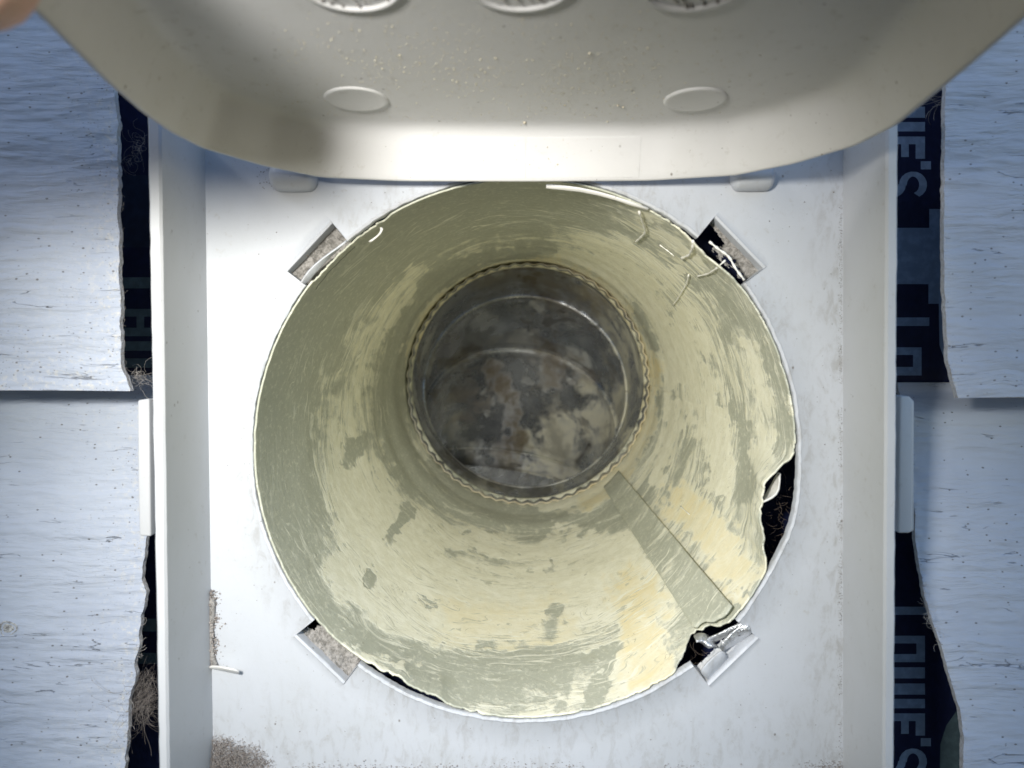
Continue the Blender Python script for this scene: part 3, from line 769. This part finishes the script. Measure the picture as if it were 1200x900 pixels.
inn = np.stack([np.convolve(np.concatenate([inn[-15:, c], inn[:, c], inn[:15, c]]), k5, 'valid') for c in (0, 1)], 1); inn /= np.linalg.norm(inn, axis=1)[:, None]
DD = np.array([-.85, -.7, -.1, .12, .5, 1.2, 1.9, 2.6, 3.1, 3.6, 4.2, 5.0, 6.0, 7.2]); HH = np.array([7.9, 8.35, 8.45, 8.2, 7.3, 5.6, 3.95, 2.45, 1.55, .95, .5, .2, .05, 0.0])
rowsL = []
for d_, h_ in zip(DD, HH):
    q = oc+inn*d_; rowsL.append(np.stack([q[:, 0], q[:, 1], lid_z(q[:, 1])-h_], 1))
cmid = np.array([0.0, -60.0]); lastq = oc+inn*DD[-1]
for f in (.93, .84, .72, .58, .42, .25, .10, .012):
    q = cmid+(lastq-cmid)*f; rowsL.append(np.stack([q[:, 0], q[:, 1], lid_z(q[:, 1])+(fbm(q[:, 0]*.05, q[:, 1]*.05, seed=40)-.5)*.25*min(1, (1-f)*8)], 1))
VL = np.concatenate(rowsL); nrm_up = gridfaces(len(rowsL), NO, True)
a_, b_, c_ = VL[nrm_up[5000][0]], VL[nrm_up[5000][1]], VL[nrm_up[5000][2]]
if np.cross(b_-a_, c_-b_)[2] > 0: nrm_up = gridfaces(len(rowsL), NO, True, flip=True)
lid = obj('lid', VL, nrm_up, M_LID, hood, solid=1.25, off=-1)
def lid_ray(px_, py_): return on_plane(px_, py_, DROP)
def lid_P(x, y, h=0.0): return np.stack(np.broadcast_arrays(x, y, lid_z(y)-h), -1)
def lid_disc(px_, py_, rad, raise_, name='mould_mark', n_=48):
    x0, y0 = lid_ray(px_, py_)
    V, prof = [], [(0, raise_*.8), (rad*.86, raise_*.8), (rad*.95, raise_), (rad, raise_*.5), (rad*1.03, -.15)]
    for r_, hh in prof:
        for k in range(n_):
            a = 2*math.pi*k/n_; V.append(lid_P(x0+r_*math.cos(a), y0-r_*math.sin(a), hh))
    return obj(name, V, gridfaces(len(prof), n_, True), M_LID, lid)
lid_disc(418, 116, 5.0, .32); lid_disc(815, 117, 4.9, .30)
def lid_ring(x0, y0, rad, wd, hh):
    V, n_ = [], 64
    for q in ((-wd, -.2), (-wd*.7, hh), (wd*.7, hh), (wd, -.2)):
        for k in range(n_):
            a = 2*math.pi*k/n_; V.append(lid_P(x0+(rad+q[0])*math.cos(a), y0-(rad+q[0])*math.sin(a), q[1]))
    obj('moulded_ring', V, gridfaces(4, n_, True), M_LID, lid)
    pts, nr, sz = [], [], []
    for k in range(60):
        a, r_ = rng.uniform(0, 2*math.pi), rad*math.sqrt(rng.uniform(0, .85)); pts.append(lid_P(x0+r_*math.cos(a), y0+r_*math.sin(a), .1)); nr.append((0, 0, -1)); sz.append(rng.uniform(.1, .42))
    V, Fs = crumbs(pts, nr, sz)
    o = obj('ring_debris', V, Fs, M_POCKET, lid); o['kind'] = 'stuff'
for px_, py_ in ((421, 10), (610, 10), (803, 10)):
    x0, y0 = lid_ray(px_, py_); lid_ring(x0, y0-5.9, 5.9, .32, .40)
# two thin panels along the hinge, on the inside of the rim
def hinge_panel(xa, xb):
    V = []; a, b = on_plane(xa, 180, DROP*.5)[0], on_plane(xb, 180, DROP*.5)[0]
    for x in np.linspace(a, b, 10):
        k = np.argmin(np.abs(oc[:, 0]-x)+(oc[:, 1] < -50)*1e3); 
        for d_, h_ in zip((.25, .7, 1.3, 1.9, 2.6, 3.0), (8.0, 6.95, 5.4, 3.95, 2.5, 1.75)):
            q = np.array([x, oc[k, 1]])+np.array([0, -1])*(d_+.03); V.append((q[0], q[1], lid_z(q[1])-h_+.02))
    hpn = obj('hinge_panel', V, gridfaces(10, 6), M_LID, lid, solid=.07, off=0)
    es = hpn.modifiers.new('edges', 'EDGE_SPLIT'); es.split_angle = math.radians(50)
hinge_panel(484, 616); hinge_panel(618, 750)

# ------------------------------------------------------------------ the metal duct deep inside
duct = empty('metal_duct', (RB[0], 150, RB[2]-46), 'stained grey metal duct elbow with crimped dusty end inside the tube', 'duct')
dirv = np.array([(RB[0]-HX)/150, 1, (RB[2]-HZ)/150]); dirv /= np.linalg.norm(dirv)
ND = 240; da = np.arange(ND)*2*math.pi/ND
RD = 45.9
def ring_at(c, t, upv, r):
    sdv = np.cross(t, upv); sdv /= np.linalg.norm(sdv); u2 = np.cross(sdv, t)
    return c[None, :]+np.outer(r*np.cos(da), sdv)+np.outer(r*np.sin(da), u2)
rowsD, rim = [], []
jag = (fbm(np.arange(ND)*.3, 8.8, oct=3)-.5)*1.2
for y in np.concatenate([np.linspace(0, 16, 22), np.linspace(16, 26, 8)[1:]]):
    amp = .40*math.exp(-(y/13.0)**4); cr = RD+amp*np.sin(da*58+1.5*np.sin(da*3))+.25*amp*np.sin(da*19)
    lipw = np.clip(.35+.75*np.cos(da+math.radians(48)), .0, 1)     # the crimped lip is flared, least on the left
    cr = cr+lipw*.5*max(0, 1-y/1.3)
    c = RB+dirv*y
    rg = ring_at(c, dirv, np.array([0, 0, 1.0]), cr)
    if y == 0: rg = rg+np.outer(jag, dirv)
    rowsD.append(rg); rim.append(np.full(ND, math.exp(-y/.9))*(.45+.55*lipw))
V = np.concatenate(rowsD); rim_a = np.concatenate(rim)
def duct_attrs(V, rim):
    """stains of the duct: pale dust, rust and soot, each a patch with its own place"""
    qx, qy = proj(V); pale, rust, soot = (np.zeros(len(V)) for _ in range(3))
    for pts, wd, am in (([(700, 480), (670, 520), (640, 540)], 34, .9), ([(650, 470), (620, 500)], 18, .5), ([(690, 320), (730, 370), (745, 430)], 22, .8), ([(730, 500), (745, 520)], 14, 1.0), ([(560, 560), (610, 570)], 14, .5), ([(520, 480), (540, 520)], 16, .35)):
        stroke(pts, wd, am, pale, px=qx, py=qy)
    for pts, wd, am in (([(578, 430), (600, 470), (606, 520)], 10, 1.0), ([(600, 520), (590, 545)], 16, .7), ([(640, 420), (650, 450)], 14, .8), ([(520, 425), (560, 412)], 8, .7), ([(640, 330), (700, 350)], 18, .8), ([(620, 322), (560, 335)], 9, .6)):
        stroke(pts, wd, am, rust, px=qx, py=qy)
    for pts, wd, am in (([(500, 530), (560, 550), (640, 580)], 13, .9), ([(640, 378), (665, 374), (700, 384)], 3, 1), ([(650, 392), (690, 388)], 3, .9), ([(660, 362), (640, 372)], 2.5, .8), ([(560, 400), (640, 405)], 16, .45), ([(690, 520), (676, 545)], 4, 1), ([(640, 500), (660, 540)], 12, .5), ([(500, 350), (580, 345)], 22, .3)):
        stroke(pts, wd, am, soot, px=qx, py=qy)
    return {'rim': rim, 'pale': np.clip(pale, 0, 1), 'rust': np.clip(rust, 0, 1), 'soot': np.clip(soot, 0, 1)}
obj('crimped_end', V, gridfaces(len(rowsD), ND, True), M_METAL, duct, solid=.25, off=-1, attrs=duct_attrs(V, np.clip(rim_a, 0, 1)))
# elbow turning down and slightly to the left, in gores
BR_ = 60.0; start = RB+dirv*26.0
ub = np.array([-.16, 0, -1.0]); ub -= dirv*(ub@dirv); ub /= np.linalg.norm(ub)
cen = start+ub*BR_
def arc_frame(a):
    c = cen-ub*BR_*math.cos(a)+dirv*BR_*math.sin(a); t = dirv*math.cos(a)+ub*math.sin(a); return c, t, -ub*math.cos(a)+dirv*math.sin(a)
cuts = [math.radians(a) for a in (0, 24.5, 49, 84, 90)]
for i in range(4):
    rows_ = []
    a0, a1 = cuts[i], cuts[i+1]
    c0, t0, u0 = arc_frame(a0); c1, t1, u1 = arc_frame(a1)
    r0 = ring_at(c0, t0, u0, RD+.0*i); r1 = ring_at(c1, t1, u1, RD)
    ax_ = (c1-c0)/np.linalg.norm(c1-c0)
    for t in (*np.linspace(0, .12, 6), *np.linspace(.16, .86, 26), *np.linspace(.88, 1, 6)):
        bead = (-.5*math.exp(-((t-.04)/.03)**2)+.5*math.exp(-((t-.95)/.03)**2))*(.08, 2.0, 1.5, 1.6)[i]
        cc_ = c0*(1-t)+c1*t; q = r0*(1-t)+r1*t; dr_ = q-cc_; dr_ /= np.linalg.norm(dr_, axis=1)[:, None]
        rows_.append(q+dr_*bead)
    V = np.concatenate(rows_)
    obj('elbow_gore', V, gridfaces(len(rows_), ND, True), M_METAL, duct, solid=.4, off=-1, attrs=duct_attrs(V, np.zeros(len(V))))
c1, t1, u1 = arc_frame(cuts[-1])
V = np.concatenate([ring_at(c1, t1, u1, RD), ring_at(c1+t1*120, t1, u1, RD), ring_at(c1+t1*120.1, t1, u1, .5)])
obj('duct_pipe', V, gridfaces(3, ND, True), M_METAL, duct, solid=.4, off=-1, attrs={'rim': np.zeros(len(V))})

# ------------------------------------------------------------------ loose things: peeled sliver, threads, lint, crumbs
V = []
ptsc = [(246, 700), (247, 725), (246, 748), (247, 768), (249, 781)]
for (x, y) in ptsc:
    wv_ = 4+3*math.sin(y*.3)
    V += [at(x-1, y, -.2), at(x+wv_*.5, y+1, -.8), at(x+wv_+1, y+2, -.1)]
obj('caulk_bead', V, gridfaces(5, 3), M_POCKET, solid=.3, off=-1, subsurf=1, label='crumbly strip of old caulk in the left inner corner of the hood', cat='caulk')
V = []
for i, (x, y, yy_) in enumerate([(247, 779, -1.0), (258, 781, -2.6), (270, 783.5, -3.4), (281, 786, -2.4)]):
    p = at(x, y, yy_); q = at(x-1.5+.5*i, y+3.5, -.1); V += [p, p*.5+q*.5+np.array([0, -.5, 0]), q]
obj('plastic_sliver', V, gridfaces(4, 3), M_FLAKE, solid=.3, off=0, subsurf=2, label='curled pale sliver sticking out at the lower left corner of the vent plate', cat='sliver')

def thread(pxs, label, r=.12, lift=.8):
    pts = [tube_ray(x, y, lift) for x, y in pxs]
    P_ = []
    for a, b in zip(pts[:-1], pts[1:]):
        for t in np.linspace(0, 1, 6)[:-1]: P_.append(a*(1-t)+b*t)
    P_.append(pts[-1]); P_ = np.array(P_); kk = np.array([.25, .5, .25])
    for _ in range(2):
        for c in range(3): P_[1:-1, c] = np.convolve(P_[:, c], kk, 'valid')
    V, Fs = tubes([(P_, 1.7*r*(1+.4*np.sin(np.arange(len(P_))*1.9)))], 6)
    obj('lint_thread', V, Fs, M_WHITEFIB, label=label, cat='thread', group='pale lint threads stuck in the tube')
thread([(749, 248), (753, 260), (757, 272), (750, 279), (744, 284)], 'bent pale thread topmost of the threads stuck in the tube', .13)
thread([(812, 282), (812, 290), (808, 299), (798, 303)], 'short hooked thread hanging at the upper right slot', .15)
thread([(831, 283), (842, 292), (854, 300), (862, 315), (872, 328)], 'long white thread running along the upper right slot', .13, .6)
thread([(850, 305), (839, 315), (830, 321), (816, 324)], 'curved thread below the upper right slot', .10)
thread([(807, 322), (805, 332), (800, 340), (793, 352), (788, 358)], 'lowest of the pale threads under the upper right slot', .10)
thread([(773, 287), (784, 295), (790, 300)], 'faint short thread beside the bent topmost thread', .07)
thread([(797, 593), (808, 603)], 'tiny thread lying on the wall of the tube right of the seam', .06)
V, Fs = tubes([(np.array([tube_ray(398+i*3.2, 606+i*3.9+math.sin(i)*.5, .25) for i in range(11)]), .09)], 5)
obj('hair', V, Fs, M_HAIR, label='thin dark hair on the dust at the lower left of the tube', cat='hair')

# lint tuft in the lower left gap
paths = []
for k in range(260):
    p = at(rng.uniform(158, 182), rng.uniform(785, 830), rng.uniform(1, 7)); d = (-.5+rng.normal()*.25, -.05+rng.normal()*.2, -1+rng.normal()*.35)
    paths.append(curly(p, d, rng.uniform(4, 11), 12, .24, rng.uniform(.010, .022)))
V, Fs = tubes(paths, 4)
V2, F2 = [], []
obj('lint_tuft', V, Fs, M_TUFT, label='brownish tuft of hairy lint in the gap left of the vent, low down', cat='lint')
# stray fibres in the gaps
paths = []
for (x, y) in ((163, 175), (150, 190), (160, 180), (168, 172)):
    for k in range(5): paths.append(curly(at(x+rng.normal()*3, y+rng.normal()*5, rng.uniform(0, 6)), rng.normal(size=3), rng.uniform(4, 9), 16, .5, .016))
for k in range(34):
    y = rng.uniform(210, 440); x = lerp_list(y, [200, 330, 440], [139, 141, 146])
    paths.append(curly(at(x, y, -2.0), (1, .3, rng.normal()*.6), rng.uniform(.5, 2), 8, .4, .018))
for k in range(45): paths.append(curly(at(rng.uniform(147, 172), rng.uniform(436, 452), rng.uniform(-1, 4)), rng.normal(size=3), rng.uniform(2, 6), 12, .4, .02))
for k in range(34):
    y = rng.uniform(690, 757); x = lerp_list(y, [690, 757], [1085, 1103]); paths.append(curly(at(x-2, y, -1), (-1, .2, rng.normal()), rng.uniform(1, 3.5), 8, .6, .02))
for k in range(10): paths.append(curly(at(1108, rng.uniform(112, 124), 2), (-1, .1, -.2+rng.normal()*.2), rng.uniform(3, 8), 10, .15, .02))
for k in range(22):
    y = rng.uniform(700, 890); x = lerp_list(y, [640, 700, 775, 822, 850, 905], [172, 168, 160, 151, 150, 146]); paths.append(curly(at(x, y, -2), (1, .4, rng.normal()*.7), rng.uniform(.6, 2.5), 7, .4, .03))
V, Fs = tubes(paths, 4)
obj('loose_fibres', V, Fs, M_PALEHAIR, kind='stuff', label='pale stray fibres and cobweb along the cut board ends', cat='fibres')
# fibres and dirt behind the broken edge of the tube
paths = []
for k in range(60): paths.append(curly(at(rng.uniform(895, 925), rng.uniform(560, 670), rng.uniform(5, 8)), rng.normal(size=3), rng.uniform(1, 4), 9, .3, .018))
for k in range(40): paths.append(curly(at(rng.uniform(790, 850), rng.uniform(745, 780), rng.uniform(6, 9)), rng.normal(size=3), rng.uniform(1, 4), 9, .3, .018))
V, Fs = tubes(paths, 4); obj('cavity_lint', V, Fs, M_HAIR, kind='stuff', label='dark lint behind the broken right edge of the tube', cat='lint')
pts, nrm, szs = [], [], []
for k in range(420):
    y = rng.uniform(692, 783); x = 246+abs(rng.normal())*(3+3*math.sin(y*.11)**2); hh_ = max(0, 1-(x-246)/9)
    pts.append(at(x, y, -1.1*hh_*rng.uniform(.2, 1))); nrm.append((rng.normal()*.5, -1, rng.normal()*.5)); szs.append(rng.uniform(.08, .3))
V, Fs = crumbs(pts, nrm, szs); obj('caulk_crumbs', V, Fs, M_LINT, kind='stuff', label='crumbling bits of old caulk along the left inner corner', cat='caulk')
# lint heap in the lower left corner of the plate and along its lower edge
paths, pts, nrm, szs = [], [], [], []
def heap(x, y): return max(0, 1-math.hypot((x-248)/78, (y-904)/44))
for k in range(3800):
    x, y = rng.uniform(248, 330), rng.uniform(855, 902)
    hgt = heap(x, y)
    if rng.uniform() > hgt*2.2: continue
    p = at(x, y, -hgt*2.6*rng.uniform(0, 1)); pts.append(p); nrm.append((rng.normal()*.4, -1, rng.normal()*.4)); szs.append(rng.uniform(.05, .17))
    if rng.uniform() < .7: paths.append(curly(p, rng.normal(size=3)*(1, .5, 1), rng.uniform(.8, 2.6), 8, .6, .022))
for k in range(520):
    x = rng.uniform(250, 985); y = 901-abs(rng.normal())*4
    if float(fbm(x*.02, 3.3)) < .42: continue
    p = at(x, y, -rng.uniform(0, .4)); pts.append(p); nrm.append((0, -1, 0)); szs.append(rng.uniform(.04, .15))
for k in range(160):
    x, y = 988-abs(rng.normal())*22, 903-abs(rng.normal())*6; p = at(x, y, -.1); pts.append(p); nrm.append((0, -1, 0)); szs.append(rng.uniform(.04, .14))
V, Fs = crumbs(pts, nrm, szs); V1, F1 = tubes(paths, 4); nV = len(V)
obj('lint_heap', list(V)+list(V1), list(Fs)+[tuple(i+nV for i in f) for f in F1], M_LINT, kind='stuff', label='grey brown lint gathered in the lower left corner of the plate', cat='lint')
# crumbs of dust on the lid
pts, nrm, szs = [], [], []
for k in range(4200):
    x, y = rng.normal(560, 150), rng.normal(95, 45)
    if not (280 < x < 900 and 5 < y < 149): continue
    xx, y2 = lid_ray(x, y); pts.append(lid_P(xx, y2, .02)); nrm.append((0, 0, -1)); szs.append(abs(rng.normal())*.055+.03)
for (x, y, sz) in ((615, 143, .5), (618, 147, .35), (611, 145, .3), (724, 123, .28), (730, 125, .28), (712, 142, .25), (448, 80, .2), (581, 68, .26), (691, 62, .3), (488, 120, .2)):
    xx, y2 = lid_ray(x, y); pts.append(lid_P(xx, y2, .1)); nrm.append((0, 0, -1)); szs.append(sz)
for k in range(170):
    x, py_ = rng.uniform(460, 760), rng.uniform(156, 208); t_ = (py_-152)/60
    xx = on_plane(x, 180, DROP*.5)[0]; d_ = 3.1*(1-t_)+.1; y2 = HY-d_-.12
    pts.append(np.array([xx, y2, lid_z(y2)-np.interp(d_, DD, HH)-.05])); nrm.append((0, -.9, -.4)); szs.append(abs(rng.normal())*.06+.03)
V, Fs = crumbs(pts, nrm, szs); obj('dust_crumbs', V, Fs, M_DUST, kind='stuff', label='pale crumbs of dust stuck to the underside of the lid', cat='dust')
# crumbs on the floor of the tube near the mouth, and grit on the plate's inner corner
pts, nrm, szs = [], [], []
for k in range(1100):
    a = rng.normal(105, 26); y = abs(rng.normal())*16+1
    if not 55 < a < 150: continue
    p = tube_pt(a, y, .25+(low.max() if False else 0)); lowv = (1.6)*float(sstep(0, 1, 1-abs((a-118))/20))*math.exp(-(y/9)**2)
    p = tube_pt(a, y, .08); pts.append(p); ax, az = axis(y); nrm.append((ax-p[0], 0, az-p[2])); szs.append(abs(rng.normal())*.10+.05)
V, Fs = crumbs(pts, nrm, szs); obj('tube_crumbs', V, Fs, M_DUST, kind='stuff', label='sandy crumbs of dust on the floor of the tube near its mouth', cat='dust')
pts, nrm, szs = [], [], []
for k in range(900):
    y = rng.uniform(240, 895); x = 987-abs(rng.normal())*2.5
    if float(fbm(y*.03, 6.1)) < .40: continue
    pts.append(at(x, y, -.02)); nrm.append((0, -1, 0)); szs.append(rng.uniform(.03, .09))
for k in range(160):
    y = rng.uniform(690, 778); x = 246+abs(rng.normal())*5; pts.append(at(x, y, -.05)); nrm.append((0, -1, 0)); szs.append(rng.uniform(.04, .13))
for k in range(70):
    x, y = rng.uniform(300, 330), rng.uniform(190, 222); pts.append(at(x, y, -.1)); nrm.append((0, -1, 0)); szs.append(rng.uniform(.04, .13))
for k in range(320):
    x, y = rng.uniform(250, 985), rng.uniform(185, 895)
    if math.hypot(x-613, y-529) < 330: continue
    pts.append(at(x, y, -.02)); nrm.append((0, -1, 0)); szs.append(abs(rng.normal())*.06+.03)
V, Fs = crumbs(pts, nrm, szs); obj('corner_grit', V, Fs, M_GRIT, kind='stuff', label='dark grit scattered on the plate and along its right inner corner', cat='grit')

# ------------------------------------------------------------------ the hand that holds the lid up, thumb on the inner face
def skin_obj(name, chains, mat, **kw):
    """one continuous skinned body: chains share joints by name"""
    joints, idx, edges, radii = {}, [], [], []
    V = []
    for ch in chains:
        prev = None
        for nm, p, r in ch:
            if nm not in joints: joints[nm] = len(V); V.append(p); radii.append(r)
            k = joints[nm]
            if prev is not None: edges.append((prev, k))
            prev = k
    me = bpy.data.meshes.new(name); o_ = np.array(V, float).mean(0)
    me.from_pydata(((np.array(V)-o_)*MM).tolist(), edges, []); me.update()
    ob = bpy.data.objects.new(name, me); C.objects.link(ob); ob.location = o_*MM; BASE[ob.name] = o_
    me.materials.append(mat)
    m = ob.modifiers.new('skin', 'SKIN'); m.use_smooth_shade = True
    for k, v in enumerate(me.skin_vertices[0].data): v.radius = (radii[k]*MM, radii[k]*MM); v.use_root = (k == 0)
    s = ob.modifiers.new('sub', 'SUBSURF'); s.levels = 2; s.render_levels = 2
    for a, b in kw.items(): ob[a] = b
    return ob
def hp(x, dep, z): return (x, CAM[1]+dep, z)
thumb = [('palm', hp(-98, 40, 50), 14), ('th1', hp(-82, 50, 38), 10.5), ('th2', hp(-66, 57, 33.2), 8.8), ('th3', hp(-53, 60, 32.6), 8.0), ('th4', hp(-45, 60.5, 31.7), 7.2), ('th5', hp(-39, 60.5, 32.6), 5.8)]
chains = [[('palm', hp(-98, 40, 50), 14), ('wrist', hp(-128, 22, 52), 17), ('arm', hp(-165, 2, 48), 20), ('arm2', hp(-205, -22, 42), 23)], thumb]
for i, dp, L in [(0, 76, 1.0), (1, 59, 1.1), (2, 43, 1.03), (3, 28, .85)]:
    b = f'f{i}'; zl_ = float(lid_z(CAM[1]+dp))+2.0
    chains.append([('palm', None, 0), (b+'k', hp(-78, dp, zl_+18), 9.2), (b+'m', hp(-78+20*L, dp, zl_+19), 8.4), (b+'d', hp(-78+35*L, dp, zl_+12), 7.4), (b+'t', hp(-78+46*L, dp, zl_+7), 6.0)])
for ch in chains[2:]: ch[0] = ('palm', hp(-98, 40, 50), 14)
hand = skin_obj('hand', chains, M_SKIN, label='thumb of a hand holding the lid up at its upper left corner', category='hand')
